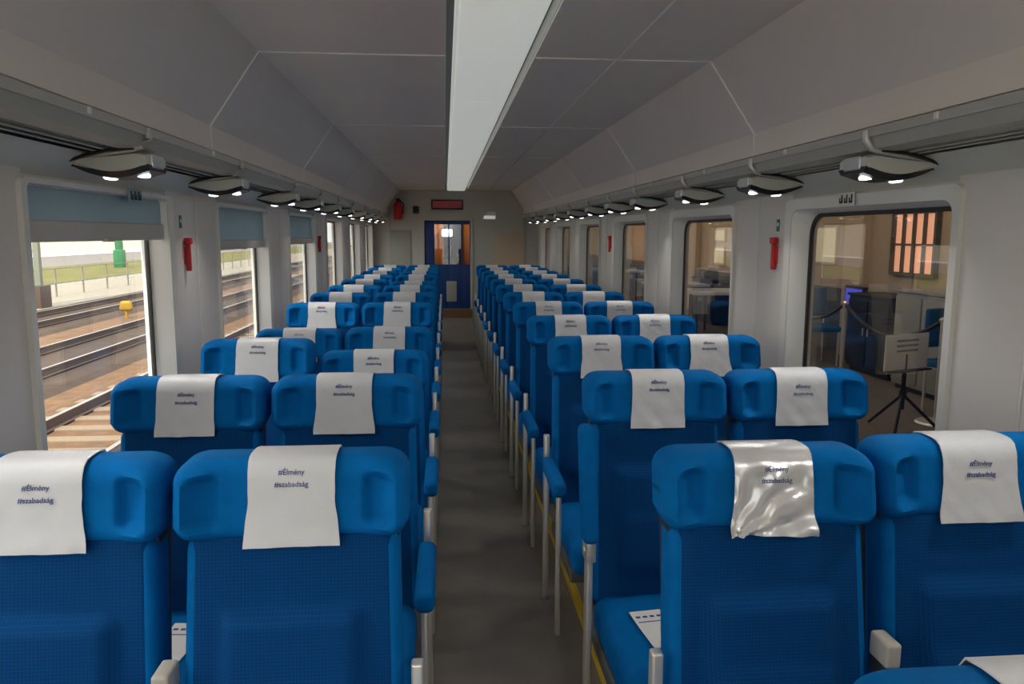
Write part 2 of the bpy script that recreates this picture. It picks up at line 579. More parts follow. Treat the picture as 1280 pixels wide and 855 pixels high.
# ------------------------------------------------------------------ end walls
DX0, DX1, DZ0, DZ1 = -0.53, 0.235, 0.40, 1.86
e = MB()
e.box(-1.40, DX0, Y1, Y1 + 0.08, 0, 2.44)
e.box(DX1, 1.40, Y1, Y1 + 0.08, 0, 2.44)
e.box(DX0, DX1, Y1, Y1 + 0.08, DZ1, 2.44)
e.box(DX0, DX1, Y1, Y1 + 0.08, 0, DZ0)
ew = struct(e.build('wall_end', 'endwall', smooth=0), 'pale grey end wall with the blue door at the aisle end', 'wall')
MB().bbox(-1.10, -0.75, Y1 - 0.02, Y1 + .002, 0.3, 1.70, 0.005).build('wall_panel', 'endpanelL', ew)
MB().bbox(0.63, 1.14, Y1 - 0.02, Y1 + .002, 0.3, 1.67, 0.005).build('wall_panel', 'endpanelR', ew)
for s in (-1, 1):   # corner posts curving to the ceiling
    MB().prism([(s * 0.86, CZ), (s * 0.93, CZ), (s * 1.13, 2.06), (s * 1.13, 1.70), (s * 1.09, 1.70), (s * 1.08, 2.02)], Y1 - .03, Y1).build('corner_trim', 'endwall', ew)
# unseen car end: tall panes added so daylight reaches the seat fronts
bw = MB()
bw.box(-1.46, 1.46, Y0 - 0.08, Y0, 0, 0.18)
bw.box(-1.46, 1.46, Y0 - 0.08, Y0, 2.30, 2.52)
for (a, b) in ((-1.46, -1.30), (-0.47, -0.39), (0.39, 1.46)):
    bw.box(a, b, Y0 - 0.08, Y0, 0.18, 2.30)
bwo = struct(bw.build('wall_back', 'endwall', smooth=0), 'unseen car end behind the camera with glazing added to let daylight in', 'wall')
for (a, b) in ((-1.30, -0.47), (-0.39, 0.39)):
    MB().box(a, b, Y0 - 0.045, Y0 - 0.037, 0.18, 2.30).build('pane', 'pane', bwo, smooth=0)
struct(MB().box(-1.46, 1.46, Y1 + 1.6, Y1 + 1.68, 0, 2.52).build('wall_vestibule', 'orange', smooth=0),
       'orange vestibule wall beyond the glazed blue door', 'wall')
# door
d = empty('door_1', (0, Y1, DZ0))
struct(d, 'blue sliding door with two tall glass panes at the aisle end', 'door')
f = MB()
for (a, b) in ((DX0 - .05, DX0 + .005), (DX1 - .005, DX1 + .04)):
    f.bbox(a, b, -0.02, 0.085, 0, DZ1 - DZ0 + .05, 0.006)
f.bbox(DX0, DX1, -0.02, 0.085, DZ1 - DZ0, DZ1 - DZ0 + .05, 0.006)
f.build('door_frame', 'endwall', d)
H = DZ1 - DZ0
lf = MB()
for (a, b) in ((-0.53, -0.362), (-0.135, -0.115), (0.075, 0.095), (0.215, 0.235)):
    lf.bbox(a, b, 0.02, 0.06, 0.0, H, 0.004)
for (a, b) in ((-0.362, -0.135), (-0.115, 0.075), (0.095, 0.215)):
    lf.bbox(a, b, 0.02, 0.06, 0.0, 0.74, 0.004)
    lf.bbox(a, b, 0.02, 0.06, H - 0.06, H, 0.004)
lfo = lf.build('door_leaf', 'door', d)
for (a, b) in ((-0.362, -0.135), (-0.115, 0.075), (0.095, 0.215)):
    MB().box(a, b, 0.037, 0.043, 0.74, H - 0.06).build('pane', 'pane_d', lfo, smooth=0)
MB().bbox(-0.17, 0.0, 0.012, 0.021, 0.12, 0.46, 0.003).build('notice', 'endpanelL', lfo)
MB().tube([(-0.09, -0.01, 0.75), (-0.09, -0.01, 1.05)], 0.01).build('handle', 'chrome', lfo)
struct(MB().bbox(-0.20, 0.10, Y1 + 1.50, Y1 + 1.60, 0.4, 2.2, 0.01).build('dark_backing', 'black'), 'dark panel added in the vestibule to darken the middle door pane', 'door')  # panel added behind the middle pane to make its glass look dark
vl = tag(MB().rbox((0.10, 0.05, 0.07), 0.03, (2, 2, 1), (-0.15, Y1 + 1.45, 1.66)).build('vestibule_lamp', 'lens'),
         'bright white lamp glimpsed through the end door glass', 'lamp')
ld = bpy.data.lights.new('vestibule_light', 'POINT')
ld.energy = 8
ld.shadow_soft_size = 0.1
lo = bpy.data.objects.new('vestibule_light', ld)
COL.objects.link(lo)
lo.parent = vl
lo.location = (-0.15, Y1 + 1.2, 1.75)

# display, extinguisher box, sign over the door
o = empty('display_board', (-0.147, Y1, 2.12))
tag(o, 'narrow red information display above the end door', 'display')
MB().bbox(-0.26, 0.26, -0.06, 0, -0.08, 0.08, 0.008).build('case', 'black', o)
MB().box(-0.235, 0.235, -0.064, -0.059, -0.055, 0.055).build('screen', 'led', o, smooth=0)
o = empty('fire_extinguisher', (-0.945, Y1, 1.87))
tag(o, 'red fire extinguisher mounted high at the left of end wall', 'extinguisher')
MB().tube([(0, -0.09, 0), (0, -0.09, .02), (0, -0.09, 0.24), (0, -0.09, 0.28), (0, -0.09, 0.30)], [0.055, 0.07, 0.07, 0.045, 0.02], 16).build('cylinder', 'red', o)
MB().bbox(-0.03, 0.03, -0.13, -0.05, 0.30, 0.34, 0.006).build('valve', 'black', o)
MB().tube([(0.02, -0.1, 0.32), (0.09, -0.12, 0.25), (0.08, -0.12, 0.1)], 0.01, 8).build('hose', 'black', o)
MB().bbox(-0.05, 0.05, -0.03, 0.0, 0.02, 0.26, 0.004).build('bracket', 'darkmetal', o)
o = empty('emergency_light', (0.54, Y1, 1.95))
tag(o, 'small white wedge-shaped light on end wall right of display', 'light')
MB().prism([(-0.11, -0.07), (0.11, -0.07), (0.11, 0.06), (-0.02, 0.06)], -0.07, 0).build('housing', 'paper', o)
MB().box(-0.09, 0.10, -0.075, -0.069, -0.06, -0.01).build('diffuser', 'lightedge', o, smooth=0)
o = empty('wall_box', (-0.66, Y1, 2.03))
tag(o, 'small dark speaker box on the end wall beside the display', 'speaker')
MB().bbox(-0.05, 0.05, -0.05, 0, -0.06, 0.06, 0.008).build('case', 'darkmetal', o)
MB().disc((0, -0.053, 0), 0.035, (0, -1, 0)).build('grille', 'black', o)

# ------------------------------------------------------------------ luggage racks
POD_R = [-0.4, 0.55, 1.47, 2.40, 3.30, 4.24, 5.32, 6.2, 7.09, 8.12, 9.1, 10.1, 11.1, 12.1]
POD_L = [-0.6, 0.5, 1.55, 2.60, 3.70, 4.98, 5.96, 6.95, 7.98, 9.10, 10.1, 11.1, 12.1]


def rack(s, pods, label):
    o = empty('luggage_rack', (0, 0, 0))
    tag(o, label, 'luggage rack')
    X = lambda v: s * v
    MB().prism([(X(1.092), 1.935), (X(1.092), 1.958), (X(1.10), 1.964), (X(1.125), 1.964), (X(1.125), 1.935)], Y0, Y1).build('front_rail', 'rail', o)
    MB().prism([(X(1.100), 1.935), (X(1.112), 1.900), (X(1.165), 1.892), (X(1.165), 1.935)], Y0, Y1).build('fascia', 'rack', o)
    MB().prism([(X(1.285), 1.885), (X(1.30), 1.868), (X(1.35), 1.835), (X(1.37), 1.805), (X(1.375), 1.80), (X(1.375), 1.90)], Y0, Y1).build('wall_ledge', 'racklight', o)
    for a, b in zip(pods[:-1], pods[1:]):
        MB().bbox(*sorted((X(1.160), X(1.292))), a + 0.03, b - 0.03, 1.893, 1.900, 0.002).build('glass_shelf', 'rackglass', o)
        MB().tube([(X(1.205), a + .03, 1.890), (X(1.205), b - .03, 1.890)], 0.004, 6).build('shelf_bar', 'rack', o)
        MB().tube([(X(1.248), a + .03, 1.889), (X(1.248), b - .03, 1.889)], 0.004, 6).build('shelf_bar', 'rack', o)
        # clips on the rail
        for t in (0.55,):
            yy = a + (b - a) * t
            MB().bbox(*sorted((X(1.086), X(1.10))), yy - .008, yy + .008, 1.940, 1.960, 0.003).build('rail_clip', 'paper', o)
    return o


rack(1, POD_R, 'grey luggage rack with aluminium rail along the right wall')
rack(-1, POD_L, 'grey luggage rack with aluminium rail along the left wall')


def pod_meshes(s):
    X = lambda v: s * v
    # leaf shaped body: profile along x, tall at the aisle end and thin at the wall
    N = 14
    top, bot = [], []
    for i in range(N + 1):
        t = i / N
        x = 1.098 + 0.268 * t
        rnd_ = 0.55 + 0.45 * min(1.0, (t / 0.16)) ** 0.5
        top.append((X(x), 1.862 + (0.032 - 0.030 * t) * rnd_))
        bot.append((X(x), 1.842 - 0.030 * math.sin(math.pi * min(1, t * 1.15)) * (1 - .3 * t) + 0.008 * t))
    prof = top + bot[::-1]
    hb = MB()
    wid = lambda i: 0.085 - 0.03 * (i / N)
    n2 = len(prof)
    vs = []
    for yy in (-1, -0.8, 0.8, 1):
        cx = sum(p[0] for p in prof) / n2
        for j, p in enumerate(prof):
            i = j if j <= N else 2 * N + 1 - j
            zc = (top[i][1] + bot[i][1]) / 2
            kk = 1.0 if abs(yy) < .9 else 0.72
            vs.append((p[0], yy * wid(i), zc + (p[1] - zc) * kk))
    fs = []
    for r_ in range(3):
        for j in range(n2):
            q = (j + 1) % n2
            fs.append((r_ * n2 + j, r_ * n2 + q, (r_ + 1) * n2 + q, (r_ + 1) * n2 + j))
    for r_ in (0, 3):
        for i in range(N):
            fs.append((r_ * n2 + i, r_ * n2 + i + 1, r_ * n2 + 2 * N - i, r_ * n2 + 2 * N + 1 - i))
    hb.add(vs, fs)
    # dark underside shoe
    ub = MB()
    vs = []
    for yy in (-1, 1):
        for lvl in (0, 1):
            for i in range(N + 1):
                w = (0.086 - 0.03 * (i / N)) * (1 if lvl == 0 else 0.8)
                tap = 1 - 0.7 * sstep(0.7, 1.0, i / N)
                vs.append((bot[i][0] * (1.0 if i else 0.996), yy * w, bot[i][1] + (0.008 if lvl == 0 else -0.010 * tap)))
    fs = []
    c = N + 1
    for i in range(N):
        fs += [(i, i + 1, c + i + 1, c + i), (c + i, c + i + 1, 3 * c + i + 1, 3 * c + i), (3 * c + i, 3 * c + i + 1, 2 * c + i + 1, 2 * c + i)]
        fs.append((2 * c + i, 2 * c + i + 1, i + 1, i))
    fs += [(0, c, 3 * c, 2 * c), (N, 2 * c + N, 3 * c + N, c + N)]
    ub.add(vs, fs)
    cap = MB().bbox(*sorted((X(1.090), X(1.101))), -0.05, 0.05, 1.842, 1.884, 0.008)
    arm = MB()
    pts = [(X(1.088), -0.080, 1.955), (X(1.088), -0.084, 1.925), (X(1.105), -0.086, 1.904), (X(1.15), -0.086, 1.892), (X(1.22), -0.082, 1.882), (X(1.30), -0.070, 1.872), (X(1.365), -0.058, 1.858)]
    arm.tube(pts, [0.012, 0.012, 0.012, 0.010, 0.009, 0.007, 0.004], 8)
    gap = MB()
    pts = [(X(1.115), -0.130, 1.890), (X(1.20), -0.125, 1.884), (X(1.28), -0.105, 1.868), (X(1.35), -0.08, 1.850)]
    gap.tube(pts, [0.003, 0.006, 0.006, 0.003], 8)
    lens = []
    for xl in (1.135, 1.235):
        t = (xl - 1.098) / 0.268
        zb = 1.842 - 0.030 * math.sin(math.pi * min(1, t * 1.15)) * (1 - .3 * t) + 0.008 * t - 0.010
        lens.append(MB().tube([(X(xl), -0.01, zb + 0.004), (X(xl), -0.012, zb - 0.002), (X(xl), -0.012, zb - 0.005)], [0.021, 0.021, 0.016], 16))
    return hb, ub, cap, arm, gap, lens


rack_lamp = bpy.data.lights.new('rack_lamp', 'AREA')
rack_lamp.shape = 'DISK'
rack_lamp.size = 0.05
rack_lamp.energy = LAMP_W
rack_lamp.color = (1.0, 0.97, 0.92)
rack_lamp.spread = R(145)
far_lamp = rack_lamp.copy()
far_lamp.energy = LAMP_W * 0.5
for s, pods, side in ((1, POD_R, 'right'), (-1, POD_L, 'left')):
    hb, ub, cap, arm, gap, lens = pod_meshes(s)
    mm = [('housing', hb.mesh('housing'), 'racklight'), ('underside', ub.mesh('underside'), 'podblack'),
          ('end_cap', cap.mesh('end_cap'), 'silver'), ('support_arm', arm.mesh('support_arm'), 'rail'), ('shadow_gap', gap.mesh('shadow_gap'), 'podblack')]
    lm = [l.mesh('lamp_lens') for l in lens]
    vis = 0
    for y in pods:
        o = empty('reading_lamp_unit', (0, y, 0))
        if y > 2.0:
            vis += 1
            lab = 'leaf-shaped grey twin lamp unit under the %s rack, %s from the camera' % (side, ORD[vis - 1])
        else:
            lab = 'leaf-shaped grey twin lamp unit under the %s rack behind or above the camera, %s back' % (
                side, ORD[len([q for q in pods if y <= q <= 2.0]) - 1])
        tag(o, lab, 'lamp', 'twin lamp units under the %s luggage rack' % side)
        for nm, me, mt in mm:
            link(nm, me, mt, o)
        for me, xl in zip(lm, (1.135, 1.235)):
            link('lamp_lens', me, 'lens', o)
            lo = bpy.data.objects.new('rack_lamp', rack_lamp if y < 5.5 else far_lamp)
            COL.objects.link(lo)
            lo.parent = o
            lo.location = (s * xl, -0.012, 1.786)
            lo.rotation_euler = (0, s * R(34), 0)

# ------------------------------------------------------------------ blinds
for i, (y, zb, bar) in enumerate(((WIN_L[3], 1.674, 0.062), (WIN_L[4], 1.600, 0.050), (WIN_L[5], 1.600, 0.045))):
    o = empty('roller_blind', (-XW - 0.012, y, 0))
    tag(o, 'blue-grey roller blind drawn partly down over the %s left window' % ORD[i], 'blind', 'roller blinds on the left windows')
    m = MB()
    N = 12
    vs = []
    for j in range(N + 1):
        yy = 0.05 + (TW - 0.10) * j / N
        b = 0.003 * math.sin(j * 1.7)
        vs += [(b, yy, zb), (b, yy, 1.79), (b - 0.003, yy, zb), (b - 0.003, yy, 1.79)]
    fs = []
    for j in range(N):
        a, c = 4 * j, 4 * j + 4
        fs += [(a, c, c + 1, a + 1), (a + 2, a + 3, c + 3, c + 2), (a, a + 2, c + 2, c), (a + 1, c + 1, c + 3, a + 3)]
    m.add(vs, fs)
    m.build('fabric', 'blind', o)
    MB().bbox(-0.012, 0.012, 0.045, TW - 0.045, zb - bar, zb + 0.004, 0.008).build('bottom_bar', 'blindbar', o)
    MB().bbox(0.0, 0.022, TW * .5 - .03, TW * .5 + .03, zb - bar - .003, zb - bar + .010, 0.003).build('pull_tab', 'blindbar', o)

# ------------------------------------------------------------------ emergency hammers, stickers, seat number plates
def hammer(s, y, z, lab):
    o = empty('emergency_hammer', (s * (XW - 0.012), y, z), 0)
    tag(o, lab, 'hammer', 'red emergency hammers on the walls')
    MB().bbox(*sorted((-s * 0.003, -s * 0.025)), -0.009, 0.009, -0.080, 0.045, 0.005).build('handle', 'red', o)
    MB().bbox(*sorted((-s * 0.003, -s * 0.030)), -0.022, 0.022, 0.040, 0.070, 0.006).build('head', 'red', o)
    MB().tube([(-s * 0.016, 0.021, 0.056), (-s * 0.016, 0.032, 0.056)], [0.008, 0.002], 8).build('tip', 'chrome', o)
    MB().bbox(*sorted((0.002 * s, -s * 0.006)), -0.013, 0.013, -0.05, 0.03, 0.002).build('holder', 'red', o)
    return o


def sticker(s, y, z, lab):
    o = empty('exit_sticker', (s * (XW - 0.010), y, z))
    tag(o, lab, 'sticker', 'green stickers above the hammers')
    MB().box(*sorted((0, -s * 0.002)), -0.016, 0.016, -0.028, 0.028).build('label', 'green', o, smooth=0)
    MB().box(*sorted((-s * 0.0018, -s * 0.003)), -0.008, 0.008, -0.004, 0.012).build('pictogram', 'paper', o, smooth=0)


hammer(1, 3.535, 1.56, 'red emergency hammer on right wall pier behind the first right window')
sticker(1, 3.535, 1.685, 'small green sticker above the nearest right hammer')
hammer(-1, 3.64, 1.55, 'red emergency hammer on left wall pier behind the first left window')
sticker(-1, 3.60, 1.69, 'small green sticker above the nearest left hammer')
hammer(1, 7.2, 1.56, 'distant red emergency hammer on right wall past the third window')
hammer(-1, 7.36, 1.55, 'distant red emergency hammer on left wall past the third window')


def plate(s, y, z, lab):
    o = empty('seat_number_plate', (s * (XW - 0.030), y, z))
    tag(o, lab, 'sign', 'seat sign plates under the racks')
    MB().bbox(*sorted((0, -s * 0.004)), -0.06, 0.06, -0.024, 0.024, 0.0015).build('plate', 'trim' if s > 0 else 'blind', o)
    # three small dark seat pictograms
    pm = MB()
    for c in (-0.036, 0.0, 0.036):
        a, b = sorted((-s * 0.0035, -s * 0.006))
        pm.box(a, b, c - 0.012, c - 0.005, -0.016, 0.016)
        pm.box(a, b, c - 0.012, c + 0.010, -0.016, -0.009)
        pm.box(a, b, c + 0.005, c + 0.010, -0.016, 0.004)
    pm.build('pictograms', 'black', o, smooth=0)


plate(1, 2.885, 1.778, 'small dark seat pictograms above the first right window')
plate(-1, 3.05, 1.778, 'small dark seat pictograms over the first left window blind')

# ------------------------------------------------------------------ seats
HW = 0.237                      # half width of the headrest
LEAN = 0.16
lean = lambda z: (1.2 - z) * -LEAN


def head_def(x, y, z):
    u = abs(x) / HW
    v = abs(z) / 0.083
    w = 0.0
    if y < 0:
        f = -y / 0.055
        w = f * 0.034 * sstep(0.52, 0.92, u) * (1 - 0.25 * sstep(0.6, 0.95, v))
        # padded pocket pressed into each wing
        w -= f * 0.030 * sstep(0.58, 0.69, u) * (1 - sstep(0.79, 0.91, u)) * (1 - sstep(0.40, 0.74, v))
    # outer upper corners fall away a little, block bows slightly
    z2 = z - 0.010 * sstep(0.75, 1.0, u) * (1 if z > 0 else -0.4)
    return (x * (1 - 0.018 * (z < -0.05)), y - w + lean(1.102 + z), z2)


def back_def(x, y, z):          # z relative to 0.735
    zz = 0.735 + z
    k = 1 + 0.05 * (1.0 - zz) / 0.6
    # side bolsters
    b = 0
    if y < 0:
        b = 0.012 * sstep(0.80, 0.95, abs(x) / 0.215)
    return (x * k, y - b + lean(zz), z)


def panel_def(x, y, z):
    zz = 0.737 + z
    k = 1 + 0.05 * (1.0 - zz) / 0.6
    w = 0
    if y < 0:
        w = 0.028 * (1 - sstep(0.120, 0.145, abs(x))) * (sstep(0.50, 0.60, zz) - sstep(0.865, 0.885, zz))
        w += 0.010 * (1 - sstep(0.120, 0.150, abs(x))) * (1 - sstep(0.725, 0.745, zz))
    return (x * k, y - w + lean(zz), z)


head_me = MB().rbox((HW, 0.055, 0.083), 0.034, (54, 3, 18), (0, 0.055, 1.102), head_def, 3).mesh('headrest', 60)
seam_me = MB().bbox(-0.215, 0.215, 0.035 + lean(1.02), 0.10 + lean(1.02), 1.005, 1.04, 0.006).mesh('neck_joint')
shell_me = MB().rbox((0.215, 0.05, 0.295), 0.030, (10, 2, 10), (0, 0.066, 0.735), back_def, 3).mesh('backrest', 60)
panel_me = MB().rbox((0.199, 0.012, 0.292), 0.010, (26, 1, 40), (0, 0.019, 0.737), panel_def, 2).mesh('back_panel', 60)
rear_me = MB().rbox((0.21, 0.012, 0.345), 0.010, (4, 1, 4), (0, 0.122, 0.80), lambda x, y, z: (x, y + lean(.8 + z), z), 2).mesh('rear_shell')


def cush_def(x, y, z):
    dz = 0.012 * (1 - (x / 0.228) ** 2) if z > 0 else 0
    dz += -0.014 * sstep(0.12, 0.26, y) if z > 0 else 0
    return (x, y, z + dz)


cush_me = MB().rbox((0.216, 0.265, 0.070), 0.045, (12, 12, 2), (0, -0.335, 0.405), cush_def, 3).mesh('seat_cushion', 60)
ped = MB()
ped.bbox(-0.215, 0.215, -0.52, 0.02, 0.285, 0.338, 0.008)
ped.bbox(0.02, 0.07, -0.40, -0.02, 0.0, 0.29, 0.008)
ped.bbox(0.14, 0.19, -0.40, -0.02, 0.0, 0.29, 0.008)
ped.bbox(0.0, 0.20, -0.44, 0.0, 0.0, 0.02, 0.004)
ped_me = ped.mesh('seat_base')


def arm_set(sx, raised):
    """armrest on the x = sx side: post, bracket and pad"""
    x = sx * 0.252
    post = MB().bbox(x - 0.013, x + 0.013, -0.075, -0.045, 0.0, 0.765, 0.006) if not raised else \
        MB().bbox(x - 0.011, x + 0.011, -0.205, -0.165, 0.0, 0.655, 0.006)
    if raised:
        br = MB().bbox(x - 0.016, x + 0.016, -0.225, -0.155, 0.635, 0.70, 0.006).tube([(x - 0.02, -0.19, 0.668), (x + 0.02, -0.19, 0.668)], 0.012, 10)
        pad = MB().rbox((0.026, 0.038, 0.175), 0.020, (2, 2, 6), (x, -0.155, 0.87), lambda a, b, c: (a, b + c * 0.25, c), 3)
    else:
        br = MB().bbox(x - 0.015, x + 0.015, -0.12, -0.04, 0.60, 0.64, 0.006).tube([(x - 0.018, -0.06, 0.62), (x + 0.018, -0.06, 0.62)], 0.012, 10)
        pad = MB().rbox((0.028, 0.19, 0.032), 0.022, (2, 6, 2), (x, -0.285, 0.645), None, 3)
    low = MB().bbox(x - 0.010, x + 0.010, -0.455, -0.425, 0.03, 0.62, 0.006)
    return [('armrest_post', post.mesh('armrest_post'), 'chrome'), ('armrest_bracket', br.mesh('armrest_bracket'), 'chrome'),
            ('armrest_pad', pad.mesh('armrest_pad', 60), 'velour')] + ([('armrest_leg', low.mesh('armrest_leg'), 'chrome')] if not raised else [])


ARMS = {(sx, r): arm_set(sx, r) for sx in (-1, 1) for r in (False, True)}


def mid_set(sx):
    x = sx * 0.2455
    a = MB().bbox(x - 0.014, x + 0.014, -0.10, -0.05, 0.03, 0.735, 0.006)
    b = MB().bbox(x - 0.017, x + 0.017, -0.115, -0.045, 0.73, 0.785, 0.007)
    return [('centre_post', a.mesh('centre_post'), 'darkmetal'), ('post_cap', b.mesh('post_cap'), 'cap')]


MID = {sx: mid_set(sx) for sx in (-1, 1)}


# ---- cloth covers
def cover_mesh(seed, wrinkle, flare, shift, folds=0.0):
    rnd = random.Random(seed)
    nx, path = 30, []
    # path in (y, z) over the headrest: down the front, over the top, down the back
    L = []
    for i in range(25):
        z = 1.012 + (1.152 - 1.012) * i / 24
        L.append((0.0, z))
    for a in (20, 45, 70, 90):
        L.append((0.034 - 0.034 * math.cos(R(a)), 1.152 + 0.034 * math.sin(R(a))))
    L += [(0.055, 1.187)]
    for a in (90, 60, 30, 0):
        L.append((0.079 + 0.034 * math.cos(R(a)), 1.152 + 0.034 * math.sin(R(a))))
    for i in range(1, 5):
        L.append((0.113, 1.152 - 0.035 * i))
    vs = []
    off = Vector((rnd.uniform(-9, 9), rnd.uniform(-9, 9), seed * 3.1))
    for j, (y, z) in enumerate(L):
        t = j / (len(L) - 1)
        hw = 0.087 + flare * (1 - sstep(0, 0.45, t)) + 0.002 * noise.noise(Vector((t * 6, seed, 0)))
        for i in range(nx + 1):
            u = -1 + 2 * i / nx
            x = u * hw + shift * (1 - t)
            p = Vector((x * 9, z * 9, y * 5)) + off
            w = wrinkle * (0.6 * noise.noise(p) + 0.5 * noise.noise(Vector(((x + z * 0.8) * 26, (x - z) * 5, seed))))
            w += wrinkle * 0.35 * noise.noise(p * 3.1)
            if folds:      # pulled folds fanning out from the lower left corner
                th = math.atan2(z - 0.995, x + 0.105)
                w += folds * math.sin(th * 15 + 1.5 * noise.noise(Vector((x * 20, z * 20, 4)))) * (1 - sstep(1.13, 1.16, z))
            front = 1 if y < 0.03 else 0.35
            edge = 0.002 * (1 - abs(u)) * 0
            lo = 1 + 1.2 * (1 - sstep(0.0, 0.2, t))
            oy = -0.0075 - (w + wrinkle * .55) * front * lo
            if y > 0.09:
                oy = 0.004
            vs.append((x, y + oy + lean(z), z + (0.004 if z > 1.175 else 0)))
    n1 = nx + 1
    fs = [(j * n1 + i, j * n1 + i + 1, (j + 1) * n1 + i + 1, (j + 1) * n1 + i) for j in range(len(L) - 1) for i in range(nx)]
    # thickness: inner copy 2 mm inside
    N = len(vs)
    ctr = [(0.0, 0.055, 1.09)]
    inner = []
    for j, (y, z) in enumerate(L):
        for i in range(n1):
            p = vs[j * n1 + i]
            dy = 0.0018 if y < 0.03 else (-0.0018 if y > 0.09 else 0)
            dz = -0.0018 if z > 1.17 else 0
            inner.append((p[0], p[1] + dy, p[2] + dz))
    vs += inner
    fs += [tuple(q + N for q in reversed(f)) for f in fs]
    rows = len(L)
    for i in range(nx):
        fs.append((i, i + N, i + 1 + N, i + 1))
        a = (rows - 1) * n1 + i
        fs.append((a, a + 1, a + 1 + N, a + N))
    for j in range(rows - 1):
        a, b = j * n1, (j + 1) * n1
        fs.append((a, b, b + N, a + N))
        a, b = a + nx, b + nx
        fs.append((a, a + N, b + N, b))
    return MB().add(vs, fs).mesh('headrest_cover', 70)


COVERS = [cover_mesh(i + 1, 0.0034, 0.004 + 0.005 * (i % 3), 0.006 * ((i % 3) - 1)) for i in range(5)]
SATIN = cover_mesh(21, 0.0060, 0.008, -0.006, 0.0042)


def text_mesh(txt, size, z, y):
    cu = bpy.data.curves.new('print', 'FONT')
    cu.body = txt
    cu.size = size
    cu.align_x = 'CENTER'
    cu.extrude = 0.0004
    cu.offset = 0.0001
    to = bpy.data.objects.new('print', cu)
    COL.objects.link(to)
    dg = bpy.context.evaluated_depsgraph_get()
    me = bpy.data.meshes.new_from_object(to.evaluated_get(dg))
    bpy.data.objects.remove(to)
    for v in me.vertices:
        x, b, c = v.co
        zz = z + b
        t = max(0.0, min(1.0, (zz - 1.152) / 0.034))
        v.co = (x, y + 0.034 - 0.034 * math.sqrt(1 - t * t) + lean(zz) - c, zz)
    me.materials.clear()
    return me


TEXTS = {}
for nm, z1, y in (('high', 1.156, -0.0112), ('low', 1.136, -0.0112), ('satin', 1.150, -0.0195)):
    TEXTS[nm] = [text_mesh('#\u00c9lm\u00e9ny', 0.0150, z1, y), text_mesh('#szabads\u00e1g', 0.0150, z1 - 0.024, y)]

PITCH = 0.90
# extra (dy, dz, recline) for seats that stand out in the photograph
SPECIAL = {('L', 'aisle', 2): (0.05, -0.062, 0), ('L', 'aisle', 3): (0.05, -0.064, 0), ('L', 'window', 3): (0.05, -0.070, 0),
           ('L', 'aisle', 7): (0.0, -0.02, 0), ('R', 'window', 0): (0.02, 0.0, 0), ('R', 'aisle', 0): (0.0, -0.008, 0)}
SEATS = []
for side, s in (('L', -1), ('R', 1)):
    for k in range(-1 if s > 0 else 0, 12):
        for pos, xc in (('aisle', 0.504), ('window', 0.993)):
            if k == -1 and pos == 'window':
                continue
            SEATS.append((side, s, k, pos, s * xc))

for side, s, k, pos, x in SEATS:
    y = 1.57 + PITCH * k
    dy, dz, rc = SPECIAL.get((side, pos, k), (0, 0, 0))
    if k == -1:
        y, dz, x = 0.67, -0.014, 0.478
    sd = 'left' if s < 0 else 'right'
    if k == -1:
        row = 'nearest, at the bottom edge of the picture'
        lab = 'blue plush seat whose top just shows at the bottom right corner'
        clab = 'white headrest cover just showing at the bottom right corner'
    else:
        row = ORD[k]
        lab = 'blue plush %s seat in the %s row %s of the aisle' % (pos, row, sd)
        clab = 'white cloth cover on the %s-row %s headrest %s of the aisle' % (row, pos, sd)
    if (side, pos, k) == ('R', 'aisle', 0):
        clab = 'crumpled shiny white cover on the first-row aisle headrest right of the aisle'
    o = empty('train_seat', (x, y + dy, 0))
    tag(o, lab, 'seat', 'blue train seats')
    for nm, me, mt in (('headrest', head_me, 'velour'), ('neck_joint', seam_me, 'shell'), ('backrest', shell_me, 'velour'),
                       ('back_panel', panel_me, 'weave'), ('rear_shell', rear_me, 'shell')):
        c = link(nm, me, mt, o)
        c.location.z = dz
    link('seat_cushion', cush_me, 'velour', o)
    link('seat_base', ped_me, 'pedestal', o).scale.x = s
    if pos == 'aisle':
        raised = (side, k) in (('R', 1),)
        for nm, me, mt in ARMS[(-s, raised)]:
            link(nm, me, mt, o)
        for nm, me, mt in MID[s]:
            link(nm, me, mt, o)
    # cover
    rnd = random.Random(k * 7 + (3 if pos == 'aisle' else 5) + (100 if s > 0 else 0))
    satin = (side, pos, k) == ('R', 'aisle', 0)
    co = link('headrest_cover', SATIN if satin else COVERS[rnd.randrange(5)], 'satin' if satin else 'cloth')
    co.location = (x + rnd.uniform(-0.008, 0.008), y + dy, dz)
    tag(co, clab, 'headrest cover', 'white headrest covers')
    if k <= 4:
        for me in TEXTS['satin' if satin else ('low' if (pos == 'window' and k < 2) else 'high')]:
            link('printed_text', me, 'ink', co)

